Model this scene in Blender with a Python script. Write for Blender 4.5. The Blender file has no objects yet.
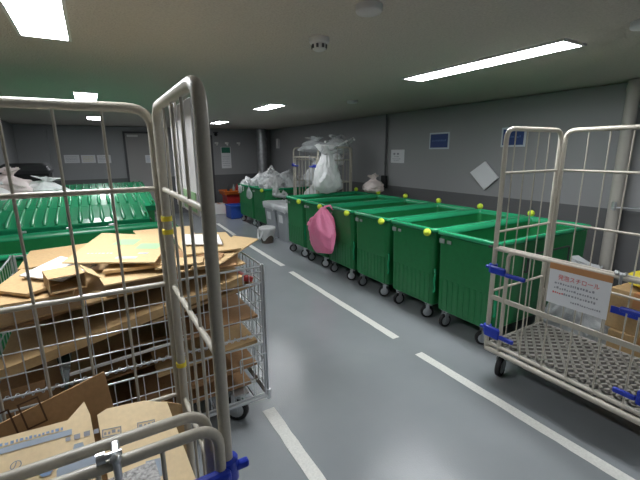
import bpy, bmesh, math, random
from mathutils import Vector, Matrix, Euler, noise
R = math.radians
C = bpy.context.scene.collection
SC = bpy.context.scene

# ------------------------------------------------------------------ camera, world, lights, exposure
cam_d = bpy.data.cameras.new('camera')
cam = bpy.data.objects.new('camera', cam_d); C.objects.link(cam)
cam_d.sensor_fit = 'HORIZONTAL'; cam_d.sensor_width = 36.0
cam_d.lens = 380.28 / 640 * 36.0
cam_d.clip_start = 0.02
def cam_matrix(yaw, pit, rol, loc):
    cy, sy, cp, sp = math.cos(yaw), math.sin(yaw), math.cos(pit), math.sin(pit)
    fw = Vector((sy*cp, cy*cp, -sp)); rt = Vector((cy, -sy, 0)); up = rt.cross(fw)
    cr, sr = math.cos(rol), math.sin(rol)
    r2 = rt*cr + up*sr; u2 = up*cr - rt*sr
    m = Matrix((r2, u2, -fw)).transposed().to_4x4(); m.translation = loc
    return m
cam.matrix_world = cam_matrix(0.52974, 0.22790, -0.0081969, Vector((0, 0, 1.55)))
SC.camera = cam
w = bpy.data.worlds.new('world'); SC.world = w; w.use_nodes = True
w.node_tree.nodes['Background'].inputs[0].default_value = (0.6, 0.65, 0.7, 1)
w.node_tree.nodes['Background'].inputs[1].default_value = 0.02
SC.view_settings.view_transform = 'Standard'; SC.view_settings.look = 'None'
SC.view_settings.exposure = 0.0; SC.view_settings.gamma = 1.0
LAMP = 44.0
LAMPS = [(-.135, 2.04), (.03, 5.2), (.13, 8.2), (2.56, -1.0), (2.56, 2.035), (2.25, 5.25), (2.42, 8.3)]
CEIL = 2.17; WX = 4.5; WL = -1.35; WB = 10.5; WN = -2.6

# ------------------------------------------------------------------ materials
def srgb(r, g, b):
    f = lambda c: (c/255/12.92) if c/255 <= .04045 else ((c/255+.055)/1.055)**2.4
    return (f(r), f(g), f(b), 1)
def mat(name, col, rough=.5, metal=0.0, bump=0.0, scale=40.0, var=0.0, spec=.5, trans=0.0):
    m = bpy.data.materials.new(name); m.use_nodes = True
    nt = m.node_tree; b = nt.nodes['Principled BSDF']
    b.inputs['Base Color'].default_value = col; b.inputs['Roughness'].default_value = rough
    b.inputs['Metallic'].default_value = metal; b.inputs['Specular IOR Level'].default_value = spec
    if bump or var:
        tc = nt.nodes.new('ShaderNodeTexCoord'); n = nt.nodes.new('ShaderNodeTexNoise')
        n.inputs['Scale'].default_value = scale; n.inputs['Detail'].default_value = 6
        nt.links.new(tc.outputs['Object'], n.inputs['Vector'])
        if var:
            r = nt.nodes.new('ShaderNodeMixRGB'); r.blend_type = 'MULTIPLY'; r.inputs[0].default_value = 1
            r.inputs[1].default_value = col
            cr = nt.nodes.new('ShaderNodeValToRGB')
            cr.color_ramp.elements[0].position = .3; cr.color_ramp.elements[1].position = .7
            cr.color_ramp.elements[0].color = (1-var,)*3+(1,); cr.color_ramp.elements[1].color = (1, 1, 1, 1)
            nt.links.new(n.outputs['Fac'], cr.inputs[0]); nt.links.new(cr.outputs[0], r.inputs[2])
            nt.links.new(r.outputs[0], b.inputs['Base Color'])
        if bump:
            bp = nt.nodes.new('ShaderNodeBump'); bp.inputs['Strength'].default_value = bump; bp.inputs['Distance'].default_value = .01
            nt.links.new(n.outputs['Fac'], bp.inputs['Height']); nt.links.new(bp.outputs[0], b.inputs['Normal'])
    return m
def emis(name, col, s):
    m = bpy.data.materials.new(name); m.use_nodes = True; nt = m.node_tree; nt.nodes.clear()
    e = nt.nodes.new('ShaderNodeEmission'); o = nt.nodes.new('ShaderNodeOutputMaterial')
    e.inputs[0].default_value = col; e.inputs[1].default_value = s; nt.links.new(e.outputs[0], o.inputs[0]); return m
def plastic_film(name, col, alpha, rough=.25, transl=.4):
    m = bpy.data.materials.new(name); m.use_nodes = True; nt = m.node_tree
    b = nt.nodes['Principled BSDF']; out = nt.nodes['Material Output']
    b.inputs['Base Color'].default_value = col; b.inputs['Roughness'].default_value = rough
    t = nt.nodes.new('ShaderNodeBsdfTranslucent'); t.inputs[0].default_value = col
    tr = nt.nodes.new('ShaderNodeBsdfTransparent')
    m1 = nt.nodes.new('ShaderNodeMixShader'); m1.inputs[0].default_value = transl
    m2 = nt.nodes.new('ShaderNodeMixShader'); m2.inputs[0].default_value = alpha
    nt.links.new(b.outputs[0], m1.inputs[1]); nt.links.new(t.outputs[0], m1.inputs[2])
    nt.links.new(tr.outputs[0], m2.inputs[1]); nt.links.new(m1.outputs[0], m2.inputs[2])
    nt.links.new(m2.outputs[0], out.inputs['Surface'])
    tc = nt.nodes.new('ShaderNodeTexCoord'); n = nt.nodes.new('ShaderNodeTexNoise'); n.inputs['Scale'].default_value = 14; n.inputs['Detail'].default_value = 5
    n.inputs['Distortion'].default_value = 1.2
    bp = nt.nodes.new('ShaderNodeBump'); bp.inputs['Strength'].default_value = .7; bp.inputs['Distance'].default_value = .03
    nt.links.new(tc.outputs['Object'], n.inputs['Vector']); nt.links.new(n.outputs['Fac'], bp.inputs['Height']); nt.links.new(bp.outputs[0], b.inputs['Normal'])
    return m
def wall_mat(name, up, low, split):
    """painted wall: upper tone and a darker painted dado, with a fine orange-peel texture"""
    m = mat(name, up, .62, bump=.08, scale=60)
    nt = m.node_tree; b = nt.nodes['Principled BSDF']
    g = nt.nodes.new('ShaderNodeNewGeometry'); s = nt.nodes.new('ShaderNodeSeparateXYZ')
    gt = nt.nodes.new('ShaderNodeMath'); gt.operation = 'GREATER_THAN'; gt.inputs[1].default_value = split
    mx = nt.nodes.new('ShaderNodeMixRGB'); mx.inputs[1].default_value = low; mx.inputs[2].default_value = up
    nt.links.new(g.outputs['Position'], s.inputs[0]); nt.links.new(s.outputs['Z'], gt.inputs[0])
    nt.links.new(gt.outputs[0], mx.inputs[0]); nt.links.new(mx.outputs[0], b.inputs['Base Color'])
    return m
def floor_mat():
    m = bpy.data.materials.new('epoxy_floor'); m.use_nodes = True; nt = m.node_tree; b = nt.nodes['Principled BSDF']
    tc = nt.nodes.new('ShaderNodeTexCoord')
    n1 = nt.nodes.new('ShaderNodeTexNoise'); n1.inputs['Scale'].default_value = 1.3; n1.inputs['Detail'].default_value = 8
    n2 = nt.nodes.new('ShaderNodeTexNoise'); n2.inputs['Scale'].default_value = 130; n2.inputs['Detail'].default_value = 3
    cr = nt.nodes.new('ShaderNodeValToRGB')
    cr.color_ramp.elements[0].position = .3; cr.color_ramp.elements[0].color = (.245, .265, .28, 1)
    cr.color_ramp.elements[1].position = .75; cr.color_ramp.elements[1].color = (.295, .318, .332, 1)
    nt.links.new(tc.outputs['Object'], n1.inputs['Vector']); nt.links.new(tc.outputs['Object'], n2.inputs['Vector'])
    nt.links.new(n1.outputs['Fac'], cr.inputs[0]); nt.links.new(cr.outputs[0], b.inputs['Base Color'])
    b.inputs['Roughness'].default_value = .21
    bp = nt.nodes.new('ShaderNodeBump'); bp.inputs['Strength'].default_value = .13; bp.inputs['Distance'].default_value = .01
    nt.links.new(n2.outputs['Fac'], bp.inputs['Height']); nt.links.new(bp.outputs[0], b.inputs['Normal'])
    return m
M = dict(
    floor=floor_mat(),
    ceiling=mat('rough_ceiling', (.55, .51, .45, 1), .9, bump=.5, scale=90, var=.18),
    wall=wall_mat('wall_paint', (.30, .305, .31, 1), (.12, .122, .125, 1), .96),
    line=mat('lane_paint', (.80, .80, .76, 1), .55, bump=.15, scale=90, var=.15),
    frame=mat('lamp_frame', (.6, .6, .6, 1), .5),
    lamp=emis('lamp_diffuser', (.95, .97, 1, 1), LAMP),
    white=mat('white_plastic', (.72, .72, .7, 1), .45),
    door=mat('door_steel', (.32, .31, .3, 1), .5),
    pipe=mat('painted_pipe', (.42, .40, .36, 1), .45),
    duct=mat('galvanised_duct', (.55, .56, .58, 1), .35, .7, var=.3, scale=14),
    beige=mat('beige_tube', (.47, .44, .37, 1), .38, bump=.03, scale=120, var=.1),
    beige_dk=mat('deck_mesh', (.24, .23, .205, 1), .5, .1),
    blue=mat('blue_plastic', (.01, .035, .40, 1), .35),
    black=mat('black_rubber', (.012, .012, .013, 1), .6),
    darkmetal=mat('dark_metal', (.08, .08, .085, 1), .45, .5),
    zinc=mat('zinc', (.62, .64, .66, 1), .3, .85),
    green=mat('green_plastic', (.013, .185, .055, 1), .36, bump=.03, scale=25, var=.12),
    greenlid=mat('green_lid', (.018, .30, .13, 1), .26, bump=.02, scale=20),
    ball=mat('tennis_felt', (.62, .78, .06, 1), .8, bump=.2, scale=150),
    sticker=mat('grey_sticker', (.32, .36, .34, 1), .5),
    paper=mat('paper', (.74, .75, .77, 1), .7),
    greyplastic=mat('grey_plastic', (.38, .40, .43, 1), .45),
    bluesign=mat('sign_blue', (.018, .05, .19, 1), .5),
    signwhite=mat('sign_border', (.55, .62, .68, 1), .5),
    faint=mat('sign_marks', (.08, .16, .36, 1), .5),
    grey_ink=mat('grey_ink', (.3, .31, .34, 1), .7),
    brown_board=mat('brown_board', (.46, .27, .125, 1), .75, bump=.05, scale=70, var=.15),
    water_board=mat('carton_board', (.84, .66, .40, 1), .7, bump=.05, scale=70, var=.08),
    red_ink=mat('red_ink', (.75, .12, .10, 1), .7),
    blue_ink=mat('blue_ink', (.22, .32, .50, 1), .7),
    blue_wash=mat('blue_wash', (.36, .42, .50, 1), .7),
    brown_ink=mat('brown_ink', (.12, .06, .03, 1), .7),
    green_ink=mat('green_ink', (.30, .52, .26, 1), .7),
    yellow_ink=mat('yellow_ink', (.65, .55, .2, 1), .7),
    tape=mat('orange_tape', (.50, .24, .10, 1), .5),
    yellow=mat('yellow_tape', (.80, .66, .05, 1), .5),
    kraft=mat('kraft_board', (.52, .35, .17, 1), .75, bump=.05, scale=70, var=.14),
    kraft2=mat('light_board', (.58, .415, .215, 1), .75, bump=.05, scale=70, var=.1),
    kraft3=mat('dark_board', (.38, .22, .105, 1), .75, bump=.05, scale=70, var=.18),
    whiteboard=mat('white_board', (.78, .77, .76, 1), .65),
    wrap=plastic_film('clear_film', (.82, .85, .87, 1), .55, .2, .3),
    bag=plastic_film('white_film', (.92, .93, .93, 1), .95, .4, .4),
    semibag=plastic_film('milky_film', (.90, .92, .93, 1), .88, .3, .35),
    pink=plastic_film('pink_film', (.95, .32, .53, 1), .95, .35, .3),
    pinkish=plastic_film('pale_pink_film', (.88, .78, .76, 1), .93, .4, .35),
    speckle=mat('speckled_grey', (.62, .61, .60, 1), .5, bump=.8, scale=120, var=.7),
    redcrate=mat('red_plastic', (.35, .02, .02, 1), .45),
    orange=mat('orange_plastic', (.55, .13, .02, 1), .45),
    bluecrate=mat('blue_crate', (.03, .09, .42, 1), .45),
    yellowbag=mat('yellow_pack', (.75, .62, .04, 1), .4),
    bottle=plastic_film('bottle_plastic', (.7, .78, .74, 1), .4, .1, .2),
    brownpot=mat('brown_pot', (.10, .075, .06, 1), .5),
    greensign=mat('green_header', (.02, .16, .10, 1), .5),
)

# ------------------------------------------------------------------ mesh builder
class MB:
    def __init__(s): s.v = []; s.f = []; s.mi = []; s.sm = []; s.mats = []; s.cur = 0
    def use(s, m):
        if m not in s.mats: s.mats.append(m)
        s.cur = s.mats.index(m); return s
    def add(s, vs, fs, smooth=False):
        o = len(s.v); s.v += [tuple(v) for v in vs]
        for f in fs: s.f.append([i+o for i in f]); s.mi.append(s.cur); s.sm.append(smooth)
        return s
    def box(s, c, d, rot=None, bev=0.0):
        bm = bmesh.new(); bmesh.ops.create_cube(bm, size=1.0)
        for v in bm.verts: v.co = Vector((v.co.x*d[0], v.co.y*d[1], v.co.z*d[2]))
        if bev: bmesh.ops.bevel(bm, geom=bm.edges[:], offset=min(bev, min(d)*.45), segments=2, profile=.5, affect='EDGES')
        m = (rot.to_matrix() if isinstance(rot, Euler) else rot) if rot is not None else Matrix.Identity(3)
        bm.verts.index_update()
        s.add([m @ v.co + Vector(c) for v in bm.verts], [[v.index for v in f.verts] for f in bm.faces]); bm.free(); return s
    def tube(s, pts, r, n=8, closed=False, cap=True):
        P = [Vector(p) for p in pts]; k = len(P); rr = r if isinstance(r, (list, tuple)) else [r]*k
        T = []
        for i in range(k):
            a = P[i-1] if (i > 0 or closed) else P[i]; b = P[(i+1) % k] if (i < k-1 or closed) else P[i]
            T.append((b-a).normalized())
        ref = Vector((0, 0, 1)) if abs(T[0].z) < .9 else Vector((1, 0, 0))
        N = (ref - T[0]*ref.dot(T[0])).normalized(); vs = []
        for i in range(k):
            N = (N - T[i]*N.dot(T[i]))
            if N.length < 1e-6: N = T[i].orthogonal()
            N.normalize(); B = T[i].cross(N)
            for j in range(n):
                a = 2*math.pi*j/n; vs.append(P[i] + (N*math.cos(a) + B*math.sin(a))*rr[i])
        fs = []
        for i in range(k if closed else k-1):
            for j in range(n):
                a, b = i*n+j, i*n+(j+1) % n; c, d = ((i+1) % k)*n+(j+1) % n, ((i+1) % k)*n+j
                fs.append([a, b, c, d])
        s.add(vs, fs, True)
        if cap and not closed:
            s.add(vs[:n], [list(range(n))[::-1]]); s.add(vs[-n:], [list(range(n))])
        return s
    def lathe(s, prof, c=(0, 0, 0), n=20, axis='Z', smooth=True, caps=True):
        c = Vector(c); vs = []
        for (r, z) in prof:
            for j in range(n):
                a = 2*math.pi*j/n; p = (r*math.cos(a), r*math.sin(a), z)
                if axis == 'X': p = (p[2], p[0], p[1])
                if axis == 'Y': p = (p[0], p[2], p[1])
                vs.append(c+Vector(p))
        fs = []
        for i in range(len(prof)-1):
            for j in range(n): fs.append([i*n+j, i*n+(j+1) % n, (i+1)*n+(j+1) % n, (i+1)*n+j])
        s.add(vs, fs, smooth)
        if caps:
            s.add(vs[:n], [list(range(n))[::-1]]); s.add(vs[-n:], [list(range(n))])
        return s
    def ball(s, c, r, n=16, sq=(1, 1, 1)):
        m = n//2; prof = [(max(1e-4, r*math.sin(math.pi*i/m)), -r*math.cos(math.pi*i/m)) for i in range(m+1)]
        o = len(s.v); s.lathe(prof, (0, 0, 0), n, caps=False)
        for i in range(o, len(s.v)):
            v = s.v[i]; s.v[i] = (v[0]*sq[0]+c[0], v[1]*sq[1]+c[1], v[2]*sq[2]+c[2])
        return s
    def prism(s, poly, t):
        """flat polygon of 3D points, thickened by t along its normal (downwards)"""
        P = [Vector(p) for p in poly]; nrm = (P[1]-P[0]).cross(P[-1]-P[0]).normalized(); n = len(P)
        vs = P + [p - nrm*t for p in P]
        fs = [list(range(n)), list(range(n, 2*n))[::-1]] + [[i, i+n, (i+1) % n+n, (i+1) % n] for i in range(n)]
        return s.add(vs, fs)
    def build(s, name, m=None, parent=None, loc=None, rot=None):
        if m is not None and not s.mats: s.mats = [m]
        me = bpy.data.meshes.new(name); me.from_pydata(s.v, [], s.f); me.update()
        for mm in s.mats: me.materials.append(mm)
        me.polygons.foreach_set('material_index', s.mi); me.polygons.foreach_set('use_smooth', s.sm)
        bm = bmesh.new(); bm.from_mesh(me); bmesh.ops.recalc_face_normals(bm, faces=bm.faces); bm.to_mesh(me); bm.free()
        o = bpy.data.objects.new(name, me); C.objects.link(o)
        if parent: o.parent = parent
        if loc: o.location = loc
        if rot: o.rotation_euler = rot
        return o
def fillet(pts, r, n=6):
    P = [Vector(p) for p in pts]; out = [P[0]]
    for i in range(1, len(P)-1):
        a = (P[i-1]-P[i]); b = (P[i+1]-P[i]); rr = min(r, a.length*.49, b.length*.49)
        a.normalize(); b.normalize(); p0 = P[i]+a*rr; p2 = P[i]+b*rr
        for k in range(n+1):
            t = k/n; out.append(p0*(1-t)**2 + P[i]*2*t*(1-t) + p2*t*t)
    out.append(P[-1]); return out
def tag(o, label=None, cat=None, group=None, kind=None):
    if label: o['label'] = label
    if cat: o['category'] = cat
    if group: o['group'] = group
    if kind: o['kind'] = kind
    return o
def thing(name, label, cat, loc=(0, 0, 0), rz=0, group=None):
    o = bpy.data.objects.new(name, None); C.objects.link(o); o.empty_display_size = .1
    o.location = loc; o.rotation_euler = (0, 0, rz); return tag(o, label, cat, group)
def struct(mb, name, m): return tag(mb.build(name, m), kind='structure')
def children(o): return list(o.children)
def copy_tree(o, parent=None):
    c = o.copy(); C.objects.link(c); c.parent = parent
    for ch in children(o): copy_tree(ch, c)
    return c
def text_mesh(body, size):
    cu = bpy.data.curves.new('lettering', 'FONT'); cu.body = body; cu.size = size; cu.align_x = 'LEFT'
    o = bpy.data.objects.new('lettering', cu); C.objects.link(o)
    bpy.context.view_layer.update()
    dg = bpy.context.evaluated_depsgraph_get(); me = bpy.data.meshes.new_from_object(o.evaluated_get(dg))
    vs = [v.co.copy() for v in me.vertices]; fs = [list(p.vertices) for p in me.polygons]
    bpy.data.objects.remove(o); bpy.data.curves.remove(cu); bpy.data.meshes.remove(me)
    return vs, fs
class Face:
    """a drawing frame on a flat surface: origin, unit axes u (along) and v (up), n (out)"""
    def __init__(s, o, u, v):
        s.o = Vector(o); s.u = Vector(u).normalized(); vv = Vector(v); s.v = (vv - s.u*vv.dot(s.u)).normalized(); s.n = s.u.cross(s.v)
    def p(s, a, b, h=.0015): return s.o + s.u*a + s.v*b + s.n*h
    def rect(s, mb, a, b, wd, ht, h=.0015): mb.add([s.p(a, b, h), s.p(a+wd, b, h), s.p(a+wd, b+ht, h), s.p(a, b+ht, h)], [[0, 1, 2, 3]])
    def poly(s, mb, pts, h=.0015): mb.add([s.p(a, b, h) for a, b in pts], [list(range(len(pts)))])
    def outline(s, mb, a, b, wd, ht, t, h=.0015):
        s.rect(mb, a, b, wd, t, h); s.rect(mb, a, b+ht-t, wd, t, h); s.rect(mb, a, b, t, ht, h); s.rect(mb, a+wd-t, b, t, ht, h)
    def text(s, mb, body, a, b, size, wd=None, h=.002):
        vs, fs = text_mesh(body, size)
        if not vs: return
        x0 = min(v.x for v in vs); x1 = max(v.x for v in vs); k = (wd/(x1-x0)) if wd else 1
        mb.add([s.p(a+(v.x-x0)*k, b+v.y, h) for v in vs], fs)
    def marks(s, mb, a, b, wd, ht, seed, h=.0015):
        rnd = random.Random(seed); x = a
        while x < a+wd:
            l = rnd.uniform(.5, 1.0)*ht; s.rect(mb, x, b+rnd.uniform(0, .2)*ht, l*.8, ht*rnd.uniform(.5, .9), h); x += l+ht*.25

# ------------------------------------------------------------------ the setting
b = MB(); b.box((1.6, 4, -.05), (6.2, 13.4, .1)); struct(b, 'floor', M['floor'])
b = MB(); b.box((1.6, 4, CEIL+.11), (6.2, 13.4, .2))
ceil_o = struct(b, 'ceiling', M['ceiling'])
b = MB(); b.box((WX+.05, 4, CEIL/2), (.1, 13.4, CEIL)); struct(b, 'wall_right', M['wall'])
b = MB(); b.box((WL-.05, 4, CEIL/2), (.1, 13.4, CEIL)); struct(b, 'wall_left', M['wall'])
b = MB(); b.box(((WX+WL)/2, WB+.05, CEIL/2), (WX-WL, .1, CEIL)); b.box((-1.06, WB-.05, CEIL/2), (.57, .1, CEIL)); b.box((1.6, WB-.03, CEIL-.03), (5.8, .06, .06))
struct(b, 'wall_back', M['wall'])
b = MB(); b.box(((WX+WL)/2, WN-.05, CEIL/2), (WX-WL, .1, CEIL)); struct(b, 'wall_near', M['wall'])
def lane(name, p0, p1, wd=.075):
    p0 = Vector(p0+(0,)); p1 = Vector(p1+(0,)); d = (p1-p0).normalized(); s = Vector((-d.y, d.x, 0))*wd/2
    n = max(2, int((p1-p0).length/.08)); rnd = random.Random(name); L = []; Rr = []
    for i in range(n+1):
        q = p0.lerp(p1, i/n); L.append(q+s*rnd.uniform(.92, 1.06)); Rr.append(q-s*rnd.uniform(.92, 1.06))
    vs = [v+Vector((0, 0, .003)) for v in L+Rr]; m = n+1
    b = MB(); b.add(vs, [[i, i+1, m+i+1, m+i] for i in range(n)]); struct(b, name, M['line'])
lane('floor_marking_1', (2.03, -.6), (2.03, 1.95))
lane('floor_marking_2', (2.05, 2.23), (2.10, 4.36))
lane('floor_marking_3', (2.126, 4.66), (2.165, 6.72))
lane('floor_marking_4', (2.2, 7.0), (2.26, 8.4))
lane('floor_marking_5', (.76, -.6), (.755, 1.94))
lane('floor_marking_6', (1.965, 6.0), (1.966, 7.15))
# doors on the far wall
def door(name, x0, x1, zt):
    b = MB().use(M['door']); b.box(((x0+x1)/2, WB-.012, zt/2), (x1-x0-.08, .03, zt-.04))
    o = struct(b, name, None)
    f = MB().use(M['darkmetal'])
    for x in (x0+.02, x1-.02): f.box((x, WB-.02, zt/2), (.045, .045, zt))
    f.box(((x0+x1)/2, WB-.02, zt-.02), (x1-x0, .045, .045)); f.build('door_frame', None, o)
    c = MB().use(M['white']); c.box((x0+.2, WB-.06, zt-.1), (.24, .06, .05), bev=.008); c.build('door_closer', None, o)
    h = MB().use(M['zinc']); h.tube([(x1-.12, WB-.03, 1.0), (x1-.12, WB-.08, 1.0), (x1-.24, WB-.08, 1.0)], .01); h.build('door_handle', None, o)
door('door_1', .71, 1.58, 2.06)
door('door_2', 2.05, 2.83, 2.0)

# pipes
def pipe(name, label, x, y, r, m, z0=0, z1=CEIL, coup=()):
    o = thing(name, label, 'pipe', (x, y, 0))
    b = MB(); b.tube([(0, 0, z0), (0, 0, z1)], r, 20); b.build('pipe_run', m, o)
    for z in coup:
        b = MB(); b.tube([(0, 0, z-.03), (0, 0, z+.03)], r*1.12, 20); b.build('coupling', m, o)
    return o
pipe('duct_pipe', 'silver floor-to-ceiling duct pipe in the far corner', 4.12, 10.2, .135, M['duct'], coup=(.9, 1.9))
p = pipe('wall_pipe', 'thick beige vertical pipe behind the sign-carrying roll cage', 4.38, 1.74, .052, M['pipe'], coup=(2.1,))
b = MB(); b.tube([(-.06, -.03, 1.0), (-.16, -.05, 1.0)], .012); b.tube([(-.11, -.04, .98), (-.11, -.04, 1.06)], .02, 10); b.tube([(-.06, -.03, 1.0), (.06, -.2, 1.0)], .009)
b.build('valve', M['zinc'], p)
p = pipe('conduit', 'thin dark conduit running down the wall to a black box', 4.46, 5.31, .016, M['darkmetal'], .95, CEIL, (1.35, 2.08))
b = MB(); b.box((-.02, 0, 1.02), (.07, .11, .22), bev=.01); b.build('socket_box', M['black'], p)

# ------------------------------------------------------------------ ceiling fittings
def lamp(x, y, label):
    o = thing('ceiling_light', label, 'ceiling light', (x, y, CEIL), group='ceiling lights')
    W, L = .21, 1.34 if y < 4 else .64
    f = MB().use(M['frame'])
    for s in (-1, 1):
        f.box((s*(W/2+.008), 0, .002), (.016, L+.03, .014)); f.box((0, s*(L/2+.008), .002), (W, .016, .014))
    f.build('frame', None, o)
    d = MB(); d.box((0, 0, .004), (W, L, .012)); d.build('diffuser', M['lamp'], o)
LL = ['big bright ceiling light over the cardboard-filled roll cage', 'ceiling light over the open green bin, second in its row',
      'farthest ceiling light in the row before the papered door', 'added unseen ceiling light behind the viewer over the lane', 'longest-looking ceiling light, above the row of green bins',
      'ceiling light above the pink bag, middle of its row', 'farthest ceiling light, above the lane by the green-topped notice']
# only the lamps the photo can show are labelled by place; the unseen one behind the viewer is added to light the near end
for (x, y), l in zip(LAMPS, LL): lamp(x, y, l)
def disc(name, label, x, y, r, detector=False):
    o = thing(name, label, 'smoke detector' if detector else 'ceiling cover', (x, y, CEIL))
    b = MB(); b.lathe([(r, .01), (r, -.012), (r*.92, -.02), (.001, -.022)], n=24, caps=False); b.build('base_plate', M['frame'], o)
    if detector:
        b = MB(); b.lathe([(r*.7, -.02), (r*.66, -.05), (r*.4, -.058), (.001, -.06)], n=24, caps=False)
        b.build('sensor_head', M['frame'], o)
        b = MB()
        for k in range(8):
            a = k*math.pi/4; b.box((r*.67*math.cos(a), r*.67*math.sin(a), -.036), (.012, .012, .02), Euler((0, 0, a)))
        b.build('vent_slots', M['darkmetal'], o)
disc('smoke_detector', 'round smoke detector on the ceiling over the lane', 1.2, 2.04, .058, True)
disc('ceiling_cover', 'flat round white cover on the ceiling nearer than the detector', 1.143, 1.505, .06)
disc('ceiling_cover', 'round ceiling cover at the picture edge above the empty cage', 2.5, .985, .07)
disc('ceiling_cover', 'faint round disc imitating a light reflection between long lamp and wall', 2.95, 4.2, .07)  # disc stands in for a spot of reflected light on the ceiling

# ------------------------------------------------------------------ wall signs (all on the wall at X = WX, facing -X)
FR = lambda y, z: Face((WX-.012, y, z), (0, -1, 0), (0, 0, 1))     # seen from the room: u runs towards the viewer
def wall_sign_blue(y0, y1, z0, z1, label, seed):
    wd, ht = y0-y1, z1-z0; f = FR(y0, z0)
    o = thing('wall_sign', label, 'sign', (0, 0, 0), group='blue wall signs')
    b = MB(); b.box((WX-.006, (y0+y1)/2, (z0+z1)/2), (.011, wd, ht), bev=.002); b.build('board', M['signwhite'], o)
    b = MB(); f.rect(b, .022, .022, wd-.044, ht-.044, .0); b.build('blue_field', M['bluesign'], o)
    b = MB(); f.marks(b, .06, ht*.45, wd-.13, .03, seed, .002); b.build('lettering', M['faint'], o)
wall_sign_blue(4.33, 3.95, 1.575, 1.815, 'blue wall sign with pale border beside the white notice', 3)
wall_sign_blue(3.12, 2.80, 1.59, 1.825, 'blue wall sign partly behind the empty roll cage', 5)
o = thing('notice', 'white paper notice on the wall beside the thin conduit', 'notice')
b = MB(); b.box((WX-.003, 5.045, 1.465), (.004, .33, .22)); b.build('sheet', M['paper'], o)
f = FR(5.21, 1.355); b = MB(); f.rect(b, .07, .135, .05, .03); f.rect(b, .16, .135, .05, .03); f.marks(b, .09, .10, .12, .018, 1); f.marks(b, .05, .06, .2, .014, 2); f.marks(b, .08, .03, .14, .014, 4)
b.build('print', M['grey_ink'], o)
b = MB(); b.prism([(WX-.03, 3.516, 1.257), (WX-.035, 3.273, 1.038), (WX-.03, 3.085, 1.21), (WX-.025, 3.3, 1.41)][::-1], .02)
tag(b.build('panel_board', M['paper']), 'plain white square board hung diamond-wise on the grey wall', 'board')
o = thing('notice', 'small pale notice on the wall behind the bag-filled far cage', 'notice')
b = MB(); b.box((WX-.003, 7.85, 1.29), (.004, .36, .34)); b.build('sheet', M['sticker'], o)
# far wall papers facing -Y
FB = lambda x, z: Face((x, WB-.006, z), (1, 0, 0), (0, 0, 1))
def paper(x0, x1, z0, z1, label, ink, seed, name='notice'):
    o = thing(name, label, 'notice', group='papers on the far wall'); d = .0
    yy = WB-.003-d
    if .71 < (x0+x1)/2 < 1.58: yy = WB-.030
    b = MB(); b.box(((x0+x1)/2, yy, (z0+z1)/2), (x1-x0, .004, z1-z0)); b.build('sheet', M['paper'], o)
    f = Face((x0, yy-.003, z0), (1, 0, 0), (0, 0, 1)); b = MB(); h = z1-z0
    for k in range(4): f.marks(b, .03, h*(.75-.18*k), (x1-x0)*.75, h*.07, seed+k)
    b.build('print', M[ink], o)
paper(-.53, -.235, 1.345, 1.525, 'white paper on the far wall, first left of the door', 'grey_ink', 11)
paper(-.2, .083, 1.34, 1.52, 'yellowish printed paper, middle of three on the far wall', 'yellow_ink', 21)
paper(.12, .40, 1.33, 1.518, 'white paper on the far wall close beside the door frame', 'grey_ink', 31)
paper(1.15, 1.4, 1.315, 1.505, 'white paper taped on the grey far door', 'blue_ink', 41)
o = thing('notice', 'tall white notice with a green header on the far wall', 'notice')
b = MB(); b.box((3.19, WB-.003, 1.415), (.27, .004, .57)); b.build('sheet', M['paper'], o)
b = MB(); b.box((3.19, WB-.006, 1.615), (.24, .004, .15)); b.build('header', M['greensign'], o)
f = FB(3.055, 1.13); b = MB()
for k in range(5): f.marks(b, .03, .30-.06*k, .2, .018, 60+k)
b.build('print', M['grey_ink'], o)
for x, lab in ((2.94, 'small white wall fitting nearest the grey post, above the notice'), (3.22, 'small white wall fitting directly above the green-topped notice'), (3.55, 'small white wall fitting nearest the silver duct')):
    o = thing('wall_fitting', lab, 'wall fitting', (x, WB-.03, 1.8), group='white fittings on the far wall')
    b = MB(); b.box((0, 0, .0), (.09, .06, .05), bev=.01); b.build('body', M['white'], o)
    b = MB(); b.tube([(0, -.03, .02), (0, -.05, -.06)], .022, 10); b.build('spout', M['white'], o)
o = thing('wall_box', 'small white box on the wall beside the silver duct', 'wall box', (WX-.03, 9.9, 1.78))
b = MB(); b.box((0, 0, 0), (.06, .12, .26), bev=.01); b.build('housing', M['white'], o)
o = thing('dome_camera', 'small dark dome camera high on the far wall', 'camera', (2.92, WB-.1, 2.05))
b = MB(); b.box((0, .03, .02), (.1, .1, .03)); b.build('bracket', M['darkmetal'], o)
b = MB(); b.ball((0, 0, -.03), .045); b.build('dome', M['black'], o)

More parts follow.
